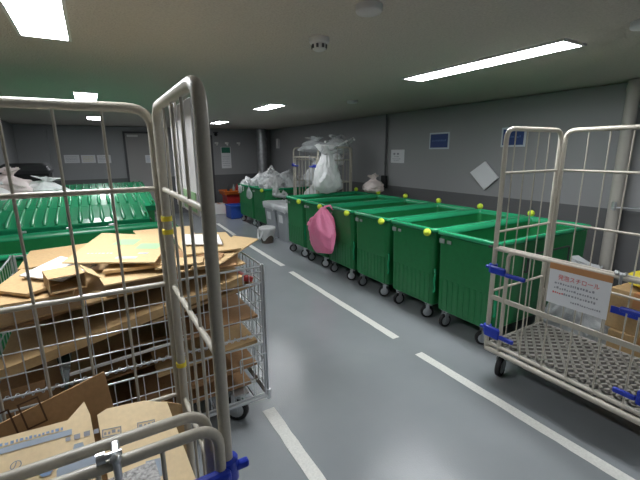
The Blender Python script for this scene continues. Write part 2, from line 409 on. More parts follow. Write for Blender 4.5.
# ------------------------------------------------------------------ casters
def caster(parent, x, y, ztop, r=.05, fork=None, ang=0.0, swivel=True):
    c = MB(); fw = .02
    Rz = Matrix.Rotation(ang, 3, 'Z')
    off = Rz @ Vector((-.025 if swivel else 0, 0, 0))
    c.box((x, y, ztop-.004), (.09, .075, .008)); c.tube([(x, y, ztop-.008), (x, y, ztop-.03)], .022, 12)
    for s in (-1, 1):
        q = Rz @ Vector((0, s*.026, 0)) + off
        zz = ztop-.03; c.box((x+q.x*1+0, y+q.y, (zz+r)/2), (.034, .004, zz-r+.03), Euler((0, 0, ang)))
    q = off*.5
    c.box((x+q.x, y+q.y, ztop-.03), (.06, .056, .006), Euler((0, 0, ang)))
    o = c.build('caster', M['zinc'], parent)
    wl = MB().use(M['black']); wl.lathe([(r*.7, -.016), (r*.93, -.017), (r, -.010), (r, .010), (r*.93, .017), (r*.7, .016)], n=22, axis='Y')
    wl.use(M['zinc']); wl.lathe([(.003, -.02), (r*.55, -.018), (r*.68, -.0165)], n=16, axis='Y'); wl.lathe([(.003, .02), (r*.55, .018), (r*.68, .0165)], n=16, axis='Y')
    for i, v in enumerate(wl.v):
        p = Rz @ Vector(v) + off; wl.v[i] = (p.x+x, p.y+y, p.z+r)
    wl.build('wheel', None, o)
    return o

# ------------------------------------------------------------------ roll cages (beige tube, three panels, low front gate, mesh deck)
def roll_cage(label, loc, rz, W=.85, D=.6, H=1.70, gate_h=.95, gate=True, tape=False, gate_w=None, hoop=False, rails=(1.41, 1.035, .63)):
    """local: X along the front 0..W, Y from front 0 to back D"""
    o = thing('roll_cage', label, 'roll cage', loc, rz, 'beige roll cages'); bm_ = M['beige']
    r = .0148; zb = .235
    def panel(p0, p1, name):
        """an upside-down U of tube from p0 to p1 with four cross rails and thin uprights"""
        p0 = Vector(p0); p1 = Vector(p1); d = p1-p0; L = d.length; u = d/L; b = MB()
        Z = Vector((0, 0, 1))
        b.tube(fillet([p0+Z*zb, p0+Z*H, p1+Z*H, p1+Z*zb], .07, 7), r, 12)
        for z in rails: b.tube([p0+Z*z, p1+Z*z], .0085, 8)
        b.tube([p0+Z*zb, p1+Z*zb], .014, 10)
        for k in range(20):
            if L-.14-.125*k < .05: break
            q = p0+u*(L-.14-.125*k); b.tube([q+Z*zb, q+Z*(H-.005)], .0045, 6)
        return b.build(name, bm_, o)
    panel((.012, D, 0), (W-.012, D, 0), 'back_panel')
    panel((0, 0, 0), (0, D-.035, 0), 'side_panel'); panel((W, 0, 0), (W, D-.035, 0), 'side_panel')
    for x in (0, W):
        for z in (.5, 1.25):
            b = MB(); b.box((x, D-.022, z), (.028, .05, .07), bev=.006); b.build('hinge', bm_, o)
    b = MB()
    for p, q in (((0, 0), (W, 0)), ((0, D), (W, D)), ((0, 0), (0, D)), ((W, 0), (W, D))):
        b.tube([(p[0], p[1], .215), (q[0], q[1], .215)], .017, 10)
    for x in (W*.33, W*.66): b.box((x, D/2, .222), (.04, D, .02))
    b.build('base_frame', bm_, o)
    # expanded-metal deck: diamonds of flat strand
    b = MB(); zt = .258; nx = max(8, round(W/.062)); ny = 7; dx = (W-.04)/nx; dy = (D-.04)/ny; sw = .0085
    for i in range(nx):
        for j in range(ny):
            x0 = .02+i*dx; y0 = .02+j*dy
            m = [Vector((x0+dx/2, y0, zt)), Vector((x0+dx, y0+dy/2, zt)), Vector((x0+dx/2, y0+dy, zt)), Vector((x0, y0+dy/2, zt))]
            for k in range(4):
                p, q = m[k], m[(k+1) % 4]; d = (q-p).normalized(); n_ = Vector((-d.y, d.x, 0))*sw; h = Vector((0, 0, .007))
                b.add([p-n_-h, q-n_-h, q+n_-h, p+n_-h, p-n_+h, q-n_+h, q+n_+h, p+n_+h], [[0, 1, 2, 3], [7, 6, 5, 4], [0, 4, 5, 1], [2, 6, 7, 3]])
    for p, q in (((.02, .02), (W-.02, .02)), ((.02, D-.02), (W-.02, D-.02)), ((.02, .02), (.02, D-.02)), ((W-.02, .02), (W-.02, D-.02))):
        b.tube([p+(zt,), q+(zt,)], .008, 6)
    b.box((W/2, .035, zt+.004), (W-.06, .03, .006))
    b.build('mesh_deck', M['beige_dk'], o)
    b = MB(); b.box((W/2, D/2, .236), (W-.04, D-.04, .006)); b.build('shade_pan', M['darkmetal'], o)  # dark pan added to blacken the mesh holes and shade the floor
    if gate:
        GW = gate_w or W; b = MB(); x0, x1 = .02, GW-.02
        b.tube(fillet([(x0+.09, -.02, .24), (x0+.09, -.02, gate_h), (x1-.0, -.02, gate_h), (x1-.0, -.02, .24)] , .055, 7), .0125, 10)
        b.tube([(x0, -.02, gate_h), (x0+.12, -.02, gate_h)], .0125, 10)
        b.box(((x0+x1)/2, -.02, .60), (x1-x0, .012, .032), bev=.003); b.tube([(x0, -.02, .27), (x1, -.02, .27)], .0115, 8)
        n = 6
        for k in range(1, n):
            x = x0+.09+(x1-x0-.09)*k/n; b.tube([(x, -.02, .25), (x, -.02, gate_h)], .005, 6)
        b.build('front_gate', bm_, o)
        b = MB()
        if hoop: b.tube(fillet([(x0+.02, .035, .24), (x0+.02, .035, gate_h+.008), (x1-.012, .035, gate_h+.008), (x1-.012, .035, .24)], .06, 7), .0125, 10)
        else: b.tube([(x0, .012, gate_h+.004), (x1, .012, gate_h+.004)], .0105, 10)
        b.build('gate_stop_rail', bm_, o)
        xc = GW*.735; b = MB(); b.tube([(xc-.03, -.02, gate_h+.022), (xc+.012, -.02, gate_h+.022)], .006, 8); b.tube([(xc-.034, -.02, gate_h+.022), (xc-.018, -.02, gate_h+.022)], .0125, 6)
        b.box((xc, .0, gate_h+.014), (.016, .05, .014), bev=.004); b.tube([(xc, -.034, gate_h-.03), (xc, -.034, gate_h+.018)], .0075, 8); b.ball((xc, -.034, gate_h+.02), .011, 10)
        k = b.build('gate_clamp', M['zinc'], o); k['label'] = 'bright metal clamp bolt'
        for x, s in ((.0, 1), (GW, -1)):
            for z, ln, hh in ((gate_h-.14, .26, .05), (.36, .2, .075)):
                b = MB(); b.tube([(x, -.004, z-.025), (x, -.004, z+.03)], .026, 12)
                b.box((x+s*.055, -.03, z), (.11, .03, hh), bev=.01); b.box((x+s*(.11+ln/4), -.034, z-.012), (ln/2, .022, .028), bev=.008)
                b.box((x-s*.03, -.012, z+.006), (.04, .02, .02), bev=.006)
                k = b.build('gate_clip', M['blue'], o); k['label'] = 'blue plastic gate clip'
    for (x, y, a) in ((.07, .07, R(-75)), (W-.07, .07, R(-40)), (.06, D-.07, R(20)), (W-.06, D-.07, R(35))):
        caster(o, x, y, .212, .07, ang=a)
    if tape:
        for z in (1.335, 1.29, .79):
            b = MB(); b.tube([(W, D-.035, z-.008), (W, D-.035, z+.008)], .0185, 12); k = b.build('tape_wrap', M['yellow'], o); k['label'] = 'yellow tape ring'
    return o
# foreground cage filled with flattened boxes: front faces -Y
FG = roll_cage('beige roll cage right before the viewer, flattened boxes inside', (-.655, .79, 0), 0, H=1.69, gate_h=.94, tape=True, hoop=True, rails=(1.433, 1.095, .65))
# cage with the paper sign: front faces -X
RG = roll_cage('empty beige roll cage with a paper sign on its gate', (2.21, 1.5, 0), R(-90), W=1.06, D=.64, H=1.68, gate_h=.93, gate_w=.97)
# far cage crammed with plastic waste: front faces -X
DG_ = roll_cage('far roll cage crammed with clear plastic waste beside the wall', (3.2, 6.4, 0), R(-90), W=.9, D=.67, H=1.62, gate_h=1.46)

# ------------------------------------------------------------------ rolling bins
def rrect(hx, hy, z, r, n=5):
    out = []
    for cx, cy, a0 in ((hx-r, hy-r, 0), (-hx+r, hy-r, 90), (-hx+r, -hy+r, 180), (hx-r, -hy+r, 270)):
        for k in range(n+1):
            a = R(a0+90*k/n); out.append((cx+r*math.cos(a), cy+r*math.sin(a), z))
    return out
def loft(b, rings, close_last=True, smooth=False):
    n = len(rings[0]); vs = [v for rg in rings for v in rg]; fs = []
    for i in range(len(rings)-1):
        for j in range(n): fs.append([i*n+j, i*n+(j+1) % n, (i+1)*n+(j+1) % n, (i+1)*n+j])
    if close_last: fs.append([(len(rings)-1)*n+j for j in range(n)])
    b.add(vs, fs, smooth)
def make_bin(label, L=1.36, W=.60, H=.885, group='open green rolling bins', balls=True, lid=False, lane_ball=True):
    """local: X from 0 (face to the lane) to L, Y centred, open top at H"""
    o = thing('rolling_bin', label, 'rolling bin', group=group); g = M['green']
    b = MB(); hx, hy = L/2, W/2; zb = .15; ins = .03
    cx = L/2
    rings = [rrect(hx-ins-.03, hy-ins-.01, zb, .04), rrect(hx-ins, hy-ins*.8, zb+.02, .05), rrect(hx-.012, hy-.014, H-.05, .05), rrect(hx-.012, hy-.014, H-.045, .05)]
    rings = [[(x+cx, y, z) for x, y, z in rg] for rg in rings]
    b.add(rings[0], [list(range(len(rings[0])))[::-1]])
    loft(b, rings, False)
    inn = [rrect(hx-.03, hy-.03, H-.045, .045), rrect(hx-ins-.03, hy-ins-.02, zb+.05, .04)]
    inn = [[(x+cx, y, z) for x, y, z in rg] for rg in inn]; loft(b, inn, True)
    for k in range(9):     # shallow moulded ribs low on the end faces
        y = -hy+.07+k*(W-.14)/8
        for s in (0, 1):
            x0 = (ins+.001) if s == 0 else (L-ins-.001)
            b.box((x0+(-.004 if s == 0 else .004), y, .32), (.010, .03, .28), Euler((0, R(-1.6 if s == 0 else 1.6), 0)), bev=.003)
    b.build('body', g, o)
    b = MB()
    prof = [(-.014, H-.036), (.003, H-.034), (.005, H-.01), (-.004, H), (-.034, H), (-.036, H-.05)]
    rg = [[(x+cx, y, z) for x, y, z in rrect(hx+dx, hy+dx, z, .05+dx*.5)] for dx, z in prof]
    loft(b, rg, False, True); b.build('rim', M['greenlid'], o)
    b = MB()
    for k in range(2): b.box((.006-.004, hy-.07-.075*k, H-.085), (.006, .055-.012*k, .04-.012*k), bev=.002)
    b.build('sticker', M['sticker'], o)
    if balls:
        # push bar along the near long side, a felt ball over each end
        b = MB(); y = -hy+.05; z = H-.03
        b.tube([(-.035, y, z), (.02, y, z)], .010, 8); b.tube([(L-.02, hy-.03, z), (L-.02, hy-.03, z+.04)], .010, 8); b.build('bar_end', M['darkmetal'], o)
        for x, yy, zz in (((-.045, y, z),) if lane_ball else ()) + ((L-.02, hy-.03, H+.03),):
            b = MB(); b.ball((x, yy, zz), .034, 16); k = b.build('ball', M['ball'], o); k['label'] = 'yellow-green felt ball bumper'
        b = MB(); b.tube(fillet([(.02, -hy-.006, .3), (.03, -hy-.010, .33), (.012, -hy-.010, .40), (.03, -hy-.010, .47), (.02, -hy-.006, .52)], .03, 4), .012, 8)
        b.build('latch', M['greenlid'], o)
        b = MB(); b.tube(fillet([(L*.28, -hy+.01, .60), (L*.28, -hy-.012, .60), (L*.28, -hy-.012, .74), (L*.72, -hy-.012, .74), (L*.72, -hy-.012, .60), (L*.72, -hy+.01, .60)], .03, 4), .008, 8)
        b.build('side_handle', M['darkmetal'], o)
    else:
        b = MB()
        for y in (-.14, .14): b.tube([(L-.01, y*1.2, H-.09), (L+.06, y*1.2, H-.09)], .012, 8); b.ball((L+.065, y*1.2, H-.09), .02, 10)
        b.build('end_stud', M['darkmetal'], o)
    for (x, y, a) in ((.10, -hy+.10, R(-35)), (.10, hy-.10, R(-10)), (L-.10, -hy+.09, R(20)), (L-.10, hy-.09, R(30))):
        caster(o, x, y, .158, .06, ang=a)
    if lid:
        def ribbed(prof, name, x0, x1):
            """a moulded lid: a bent sheet with half-round ribs running up it"""
            b = MB(); n = len(prof); t = .012
            P = [(x0, y, z) for y, z in prof]+[(x0, y, z-t) for y, z in prof[::-1]]; Q = [(x1, y, z) for x, y, z in P]; m = len(P)
            b.add(P+Q, [list(range(m))[::-1], [m+i for i in range(m)]]+[[i, (i+1) % m, m+(i+1) % m, m+i] for i in range(m)])
            k = int((x1-x0)/.088)
            for i in range(k):
                x = x0+(i+.5)*(x1-x0)/k
                pts = [(x, y, z+.004) for y, z in prof[1:]]
                a = Vector(pts[0]); c = Vector(pts[1]); pts[0] = tuple(a.lerp(c, .12))
                b.tube(pts, [.012]+[.022]*(len(pts)-2)+[.012], 8)
            return b.build(name, M['greenlid'], o)
        ribbed([(-hy-.012, H-.03), (-hy-.012, H+.022), (-hy+.06, H+.05), (-.02, H+.125)], 'front_lid', 0, L)
        ribbed([(-.01, H+.118), (.0, H+.128), (hy*.5, H+.165), (hy+.01, H+.19)], 'rear_lid', .02, L-.02)
        b = MB(); b.box((L/2, 0, H-.0), (L-.06, .03, .02)); b.box((L/2, hy-.02, H+.085), (L-.08, .02, .17))
        b.box((.03, 0, H+.04), (.02, W-.06, .07)); b.box((L-.03, 0, H+.04), (.02, W-.06, .07))
        b.build('lid_support', g, o)
        b = MB()
        for x in (L*.25, L*.5, L*.75): b.box((x, -hy-.022, H-.02), (.05, .012, .04), bev=.004)
        b.build('lid_catch', M['zinc'], o)
    return o
row = [('nearest open green bin, beside the empty roll cage', 1.975, 2.50), ('open green bin, second from the empty roll cage', 2.59, 2.505), ('open green bin, third from the empty roll cage', 3.225, 2.51),
       ('open green bin between the third bin and the pink bag', 3.855, 2.515), ('open green bin on the far side of the pink bag', 4.485, 2.525), ('open green bin in front of the bag-filled far cage', 5.10, 2.535)]
proto = make_bin(row[0][0])
for i, (lab, y, x) in enumerate(row):
    o = make_bin(lab, lane_ball=False) if i == 0 else proto if i == 1 else copy_tree(proto); o.location = (x, y, 0); o['label'] = lab
for x, y, W, lab in ((2.80, 7.22, .70, 'green bin heaped with clear bags behind the grey bins'), (2.81, 8.06, .90, 'farthest green bin heaped with clear plastic bags')):
    o = make_bin(lab, 1.3, W, .86, 'bag-filled green bins', balls=(y < 7.6)); o.location = (x, y, 0)
# carts along the far side of the cardboard: one open, three with ribbed lids
o = make_bin('open empty green bin behind the mesh cart of cardboard', 1.4, .82, .905, 'green bins on the other side', balls=False); o.location = (-.79, 3.53, 0)
lidded = make_bin('ribbed-lid green bin right behind the open green bin', 1.36, .9, .9, 'green bins on the other side', balls=False, lid=True)
for i, (x, y, lab) in enumerate(((-.93, 4.56, None), (-.74, 5.55, 'ribbed-lid green bin in the middle, under the white bags'), (-.66, 6.55, 'farthest ribbed-lid green bin, before the dark container'))):
    o = lidded if i == 0 else copy_tree(lidded); o.location = (x, y, 0)
    if lab: o['label'] = lab

# ------------------------------------------------------------------ bags
def ridged(p, off):
    return (1-min(1, abs(noise.noise(p+off))*3.2))
def bag_mesh(size, seed, neck=.22, lump=.16, fine=.09, flat=.35, nu=64, nv=48, ears=True, pear=0.0):
    """a tied plastic bag: slumped crumpled body, gathered neck, flared ears. size = full width, depth, height; base at z = 0"""
    b = MB(); sx, sy, sz = size; rnd = random.Random(seed); off = Vector((rnd.uniform(-50, 50), rnd.uniform(-50, 50), rnd.uniform(-50, 50)))
    vs = []
    for i in range(nv+1):
        t = i/nv
        if t < .80:
            a = t/.80; z = t
            body = min(1.0, (a/.22))**.5 if a < .22 else (1-(1-neck)*((a-.22)/.78)**(2.6-1.5*pear))
            rr = max(.03, body)
        else:
            a = (t-.80)/.20; z = t; rr = neck*(1-.25*math.sin(a*math.pi)) + (.26*a*a if ears else -neck*.9*a)
        for j in range(nu):
            th = 2*math.pi*j/nu; d = Vector((math.cos(th), math.sin(th), 0))
            q = Vector((d.x*1.1*rr, d.y*1.1*rr, z*2.0))
            qq = Vector((d.x*1.5, d.y*1.5, z*1.6))
            k = 1+lump*1.6*noise.noise(q*1.2+off) + fine*(1.3*ridged(qq*1.5, off)+.8*ridged(qq*3.1, -off)-.9) + fine*.5*noise.noise(qq*7+off)
            if z > .72: k += .30*math.sin(th*6+seed)*(z-.72)*3.5
            zz = z*(1+.12*noise.noise(q*1.6-off)) + (.05*math.sin(th*4+seed)*(max(0, z-.8)*5) if ears else 0) + fine*.35*ridged(qq*2.2, off*.5)*min(1, z*4)
            vs.append((d.x*rr*.5*k*sx, d.y*rr*.5*k*sy, max(0.0, zz*sz)))
    fs = []
    for i in range(nv):
        for j in range(nu): fs.append([i*nu+j, i*nu+(j+1) % nu, (i+1)*nu+(j+1) % nu, (i+1)*nu+j])
    b.add(vs, fs, True); b.add(vs[:nu], [list(range(nu))[::-1]]); b.add(vs[-nu:], [list(range(nu))], True)
    return b
def bag(label, loc, size, seed, m, rot=(0, 0, 0), group=None, name='plastic_bag', **k):
    o = bag_mesh(size, seed, **k).build(name, M[m], None, loc, rot); return tag(o, label, 'bag', group)
# heaps in the two far bins
heap = [(3.08, 7.10, .62, .56, .50, .46, 'bag', 'white bag spilling over the lane end of the bin behind grey bins'), (3.44, 7.22, .60, .50, .62, .58, 'semibag', 'clear bag in the middle of the bin behind the grey bins'),
        (3.84, 7.2, .56, .46, .60, .54, 'semibag', 'clear bag at the wall end of the bin behind the grey bins'), (3.2, 7.42, .74, .46, .42, .42, 'semibag', 'crumpled clear bag on top where the far bins meet'),
        (3.06, 7.86, .60, .56, .50, .50, 'semibag', 'clear bag at the lane end of the farthest green bin'), (2.98, 8.30, .62, .40, .42, .40, 'bag', 'white bag at the outermost corner of the farthest bin'),
        (3.42, 8.1, .60, .54, .74, .60, 'bag', 'white bag in the middle of the farthest bin'), (3.86, 8.0, .58, .46, .7, .56, 'semibag', 'clear bag against the wall end of the farthest bin')]
for i, (x, y, z, wd, d, h, m, lab) in enumerate(heap):
    bag(lab, (x, y, z), (wd*.9, d*.9, h), 30+i, m, (R(6*math.sin(i)), R(9*math.cos(i*2)), i*1.1), 'clear bags heaped in the far bins', lump=.34, fine=.26, neck=.55, ears=False)
o = bag('thin clear bag flap hanging over the farthest bins', (2.745, 7.6, .60), (.08, .24, .28), 77, 'wrap', ears=False)
# the far cage: bags inside, on top, hung outside
cagebags = [(3.5, 5.75, .24, .55, .45, .62, 'semibag', 'clear bag low in the far cage by the wall'), (3.45, 6.15, .5, .45, .4, .5, 'bag', 'white bag inside the front of the far cage'), (3.55, 5.8, .82, .5, .42, .5, 'semibag', 'clear bag at mid height in the far cage'),
            (3.5, 6.12, .98, .42, .4, .46, 'semibag', 'clear bag high inside the far cage beside the blue clips'), (3.62, 5.75, 1.28, .42, .38, .36, 'bag', 'pale bag below the bottle sack in the far cage')]
for i, (x, y, z, a, d, h, m, lab) in enumerate(cagebags): bag(lab, (x, y, z), (a, d, h), 90+i, m, (0, 0, i*1.3), 'bags inside the far cage')
bag('clear sack lying on top of the far cage', (3.42, 5.98, 1.53), (.5, .6, .26), 120, 'wrap', (0, 0, .4), lump=.25)
bag('clear sack of empty bottles crowning the far cage', (3.72, 5.75, 1.50), (.44, .5, .32), 121, 'wrap', (0, 0, 1.4), lump=.25)
bp = MB(); bp.lathe([(.001, 0), (.032, .002), (.034, .03), (.032, .14), (.014, .19), (.013, .21), (.001, .212)], n=10, caps=False)
bcap = MB(); bcap.lathe([(.016, .205), (.016, .225), (.001, .226)], n=10, caps=False)
b0 = thing('bottle', 'clear empty bottle in the sack crowning the far cage', 'bottle', group='empty bottles on the far cage')
bp.build('bottle_body', M['bottle'], b0); bcap.build('cap', M['white'], b0)
rnd = random.Random(4)
for i in range(12):
    o = b0 if i == 0 else copy_tree(b0)
    o.location = (3.60+.085*(i % 4), 5.58+.13*(i//4), 1.58+rnd.uniform(0, .13)); o.rotation_euler = (rnd.uniform(.9, 1.9), rnd.uniform(-.4, .4), rnd.uniform(0, 6))
bag('big white bag leaning against the far roll cage', (3.225, 5.28, .888), (.52, .42, .70), 5, 'bag', (0, 0, .5), lump=.06, fine=.09, neck=.42, pear=.35)
bag('small pinkish white bag on the far rim, by the conduit', (3.88, 4.90, .89), (.36, .34, .28), 9, 'pinkish', (0, 0, 1), lump=.2)
# pink bag hung on a rim
def hung_bag():
    b = MB(); n = 48; nv = 28
    prof = [(0, .03), (.06, .05), (.12, .12), (.22, .27), (.36, .40), (.55, .49), (.75, .53), (.88, .52), (.96, .44), (1.0, .3)]
    def wid(t):
        for (a, wa), (c, wc) in zip(prof, prof[1:]):
            if t <= c: return wa+(wc-wa)*(t-a)/(c-a)
        return .1
    H = .57; vs = []
    for i in range(nv+1):
        t = i/nv; wv = wid(t)*.5; cxo = .10*t*(1-t)+.03*t
        for j in range(n):
            a = 2*math.pi*j/n; cr = 1+.10*math.sin(a*9+t*4)*(1-t)+.14*ridged(Vector((math.cos(a)*1.5, math.sin(a)*1.5, t*2.2)), Vector((3, 1, 7)))-.07+.05*noise.noise(Vector((math.cos(a)*3, math.sin(a)*3, t*5)))
            vs.append((math.sin(a)*(.02+.115*math.sin(math.pi*min(1, t*1.0)**.8)+.0)*cr, math.cos(a)*wv*cr+cxo, -t*H+.02*noise.noise(Vector((a, t*3, 2)))-.05*t*max(0, math.cos(a))))
    fs = []
    for i in range(nv):
        for j in range(n): fs.append([i*n+j, i*n+(j+1) % n, (i+1)*n+(j+1) % n, (i+1)*n+j])
    b.add(vs, fs, True); b.add(vs[-n:], [list(range(n))])
    o = b.build('shopping_bag', M['pink'], None, (2.39, 4.0, .885))
    tag(o, 'bright pink plastic bag hung on a green bin rim', 'bag')
    b = MB(); pts = [(-.01, .13, -.20), (-.02, .20, -.17), (-.03, .245, -.20), (-.03, .25, -.26)]
    b.tube(fillet(pts, .03, 4), [.03]*2+[.035]*(len(fillet(pts, .03, 4))-4)+[.05, .06], 10); b.build('handle_loop', M['pink'], o)
    b = MB(); b.tube([(0, 0, -.06), (.02, -.01, .006), (.09, -.01, .016), (.14, -.01, -.04)], [.02, .014, .014, .012], 8); b.build('handle_loop', M['pink'], o)
    return o
hung_bag()
# bags on the ribbed lids
bag('white bag lying on the ribbed green lid, nearest the doors', (-.53, 5.75, 1.04), (.5, .46, .23), 15, 'bag', (0, R(8), .3), 'white bags on the green lids', lump=.25)
bag('pale pink-topped bag heaped on the ribbed green lids', (-.86, 5.72, 1.04), (.46, .5, .34), 16, 'pinkish', (0, 0, 2), 'white bags on the green lids', lump=.2)
bag('white bag at the picture edge on the green lids', (-.98, 5.36, 1.0), (.42, .4, .24), 17, 'bag', (0, 0, 1.1), 'white bags on the green lids', lump=.2)
# dark container in the far corner
o = thing('wheeled_container', 'dark wheeled container in the far corner behind white bags', 'container', (-.92, 7.75, 0))
b = MB(); loft(b, [[(x, y, z) for x, y, z in rrect(hx, hy, z, .05)] for hx, hy, z in ((.26, .28, .14), (.31, .33, 1.25))], True); b.add([(x, y, .14) for x, y, z in rrect(.26, .28, 0, .05)], [list(range(24))[::-1]])
b.build('body', M['black'], o)
b = MB(); loft(b, [[(x, y, z) for x, y, z in rrect(hx, hy, z, .05)] for hx, hy, z in ((.33, .35, 1.25), (.34, .36, 1.30), (.31, .33, 1.37), (.24, .28, 1.41))], True); b.build('lid', M['darkmetal'], o)
for (x, y) in ((-.2, -.2), (.2, -.2), (-.2, .2), (.2, .2)): caster(o, x, y, .15, .055)

# ------------------------------------------------------------------ grey bins, bucket, crates by the lane
def grey_bin(label, loc):
    o = thing('waste_bin', label, 'waste bin', loc, group='slim grey waste bins')
    b = MB(); loft(b, [rrect(.18, .18, 0, .04), rrect(.22, .215, .60, .04)], False); loft(b, [rrect(.215, .21, .60, .04), rrect(.175, .175, .03, .04)], True); b.add(rrect(.18, .18, 0, .04), [list(range(24))[::-1]])
    b.build('body', M['greyplastic'], o)
    b = MB(); loft(b, [rrect(.222, .217, .57, .04), rrect(.236, .231, .58, .045), rrect(.236, .231, .62, .045), rrect(.21, .205, .62, .04), rrect(.205, .20, .57, .04)], False); b.build('rim', M['greyplastic'], o)
    b = MB()
    rnd = random.Random(label); rg = []
    for k, (dx, z) in enumerate(((.010, .53), (.020, .57), (.020, .632), (-.02, .642), (-.045, .60), (-.06, .5))):
        rg.append([(x*(1+rnd.uniform(-.015, .015)), y*(1+rnd.uniform(-.015, .015)), z+rnd.uniform(-.02, .02)) for x, y, z in rrect(.226+dx, .221+dx, z, .05)])
    loft(b, rg, False, True); k = b.build('bag_liner', M['semibag'], o); k['label'] = 'clear bag folded over the rim'
    b = MB(); b.box((-.212, .0, .40), (.004, .16, .14), Euler((0, R(-4), 0))); b.build('sticker', M['paper'], o)
    return o
grey_bin('slim grey waste bin beside the nearer green bin', (2.96, 6.06, 0))
grey_bin('slim grey waste bin behind the white-lined bucket', (2.95, 6.56, 0))
o = thing('bucket', 'brown bucket lined with a white bag on the floor', 'bucket', (2.50, 6.1, 0))
b = MB(); b.lathe([(.10, 0), (.12, .14), (.13, .26)], n=24, caps=False); b.lathe([(.0005, .005), (.10, .005)], n=24, caps=False); b.build('pot', M['brownpot'], o)
b = MB(); b.lathe([(.118, .03), (.128, .15), (.15, .24), (.148, .275), (.125, .285), (.11, .2), (.02, .12)], n=24, caps=False)
for i, v in enumerate(b.v):
    a = math.atan2(v[1], v[0]); z = v[2]
    if z < .2: b.v[i] = (v[0], v[1], z + (.11*abs(math.sin(a*1.5+.6)) if z < .1 and math.hypot(v[0], v[1]) > .1 else 0))
k = b.build('bag_liner', M['bag'], o); k['label'] = 'white bag liner'
b = MB(); b.tube(fillet([(-.12, -.08, .24), (-.155, -.06, .1), (-.16, 0, .07), (-.155, .05, .12), (-.13, .08, .24)], .05, 5), .016, 8); b.build('bag_handle', M['bag'], o)
def crate(label, loc, d, m, rz=0, flat=False):
    o = thing('crate', label, 'crate', loc, rz); b = MB(); x, y, z = d; t = .02
    b.box((0, 0, t/2), (x, y, t))
    for s in (-1, 1):
        b.box((s*(x/2-t/2), 0, z/2), (t, y, z), bev=.004); b.box((0, s*(y/2-t/2), z/2), (x-2*t, t, z), bev=.004)
    b.build('shell', M[m], o)
    b = MB()
    for s in (-1, 1):
        b.box((s*(x/2+.006), 0, z-.02), (.03, y+.03, .03), bev=.006); b.box((0, s*(y/2+.006), z-.02), (x+.03, .03, .03), bev=.006)
    b.build('rim', M[m], o); return o
crate('blue plastic crate on the floor by the farthest bins', (2.88, 9.0, 0), (.34, .42, .32), 'bluecrate')
crate('red plastic crate behind the blue crate', (3.1, 9.72, 0), (.5, .4, .5), 'redcrate')
o = crate('orange tray of bottles on top of the red crate', (3.12, 9.72, .505), (.66, .5, .1), 'orange')
for k, (x, y) in enumerate(((2.95, 9.7), (3.08, 9.66), (3.2, 9.75), (3.3, 9.68))):
    b = MB(); b.lathe([(.001, 0), (.035, .002), (.036, .13), (.014, .19), (.014, .22), (.001, .222)], n=12, caps=False)
    tag(b.build('glass_bottle', [M['darkmetal'], M['bottle'], M['redcrate'], M['greensign']][k], None, (x, y, .53)), ['dark', 'clear', 'red', 'dark green'][k]+' bottle standing in the orange tray', 'bottle', 'bottles in the orange tray')
b = MB(); b.box((0, 0, .13), (.34, .3, .26), bev=.01); o = thing('carton', 'white carton on the floor beside the red crate', 'box', (2.72, 9.85, 0)); b.build('carton_body', M['whiteboard'], o)
b = MB(); b.box((0, 0, .262), (.05, .3, .003)); b.build('tape_strip', M['tape'], o)

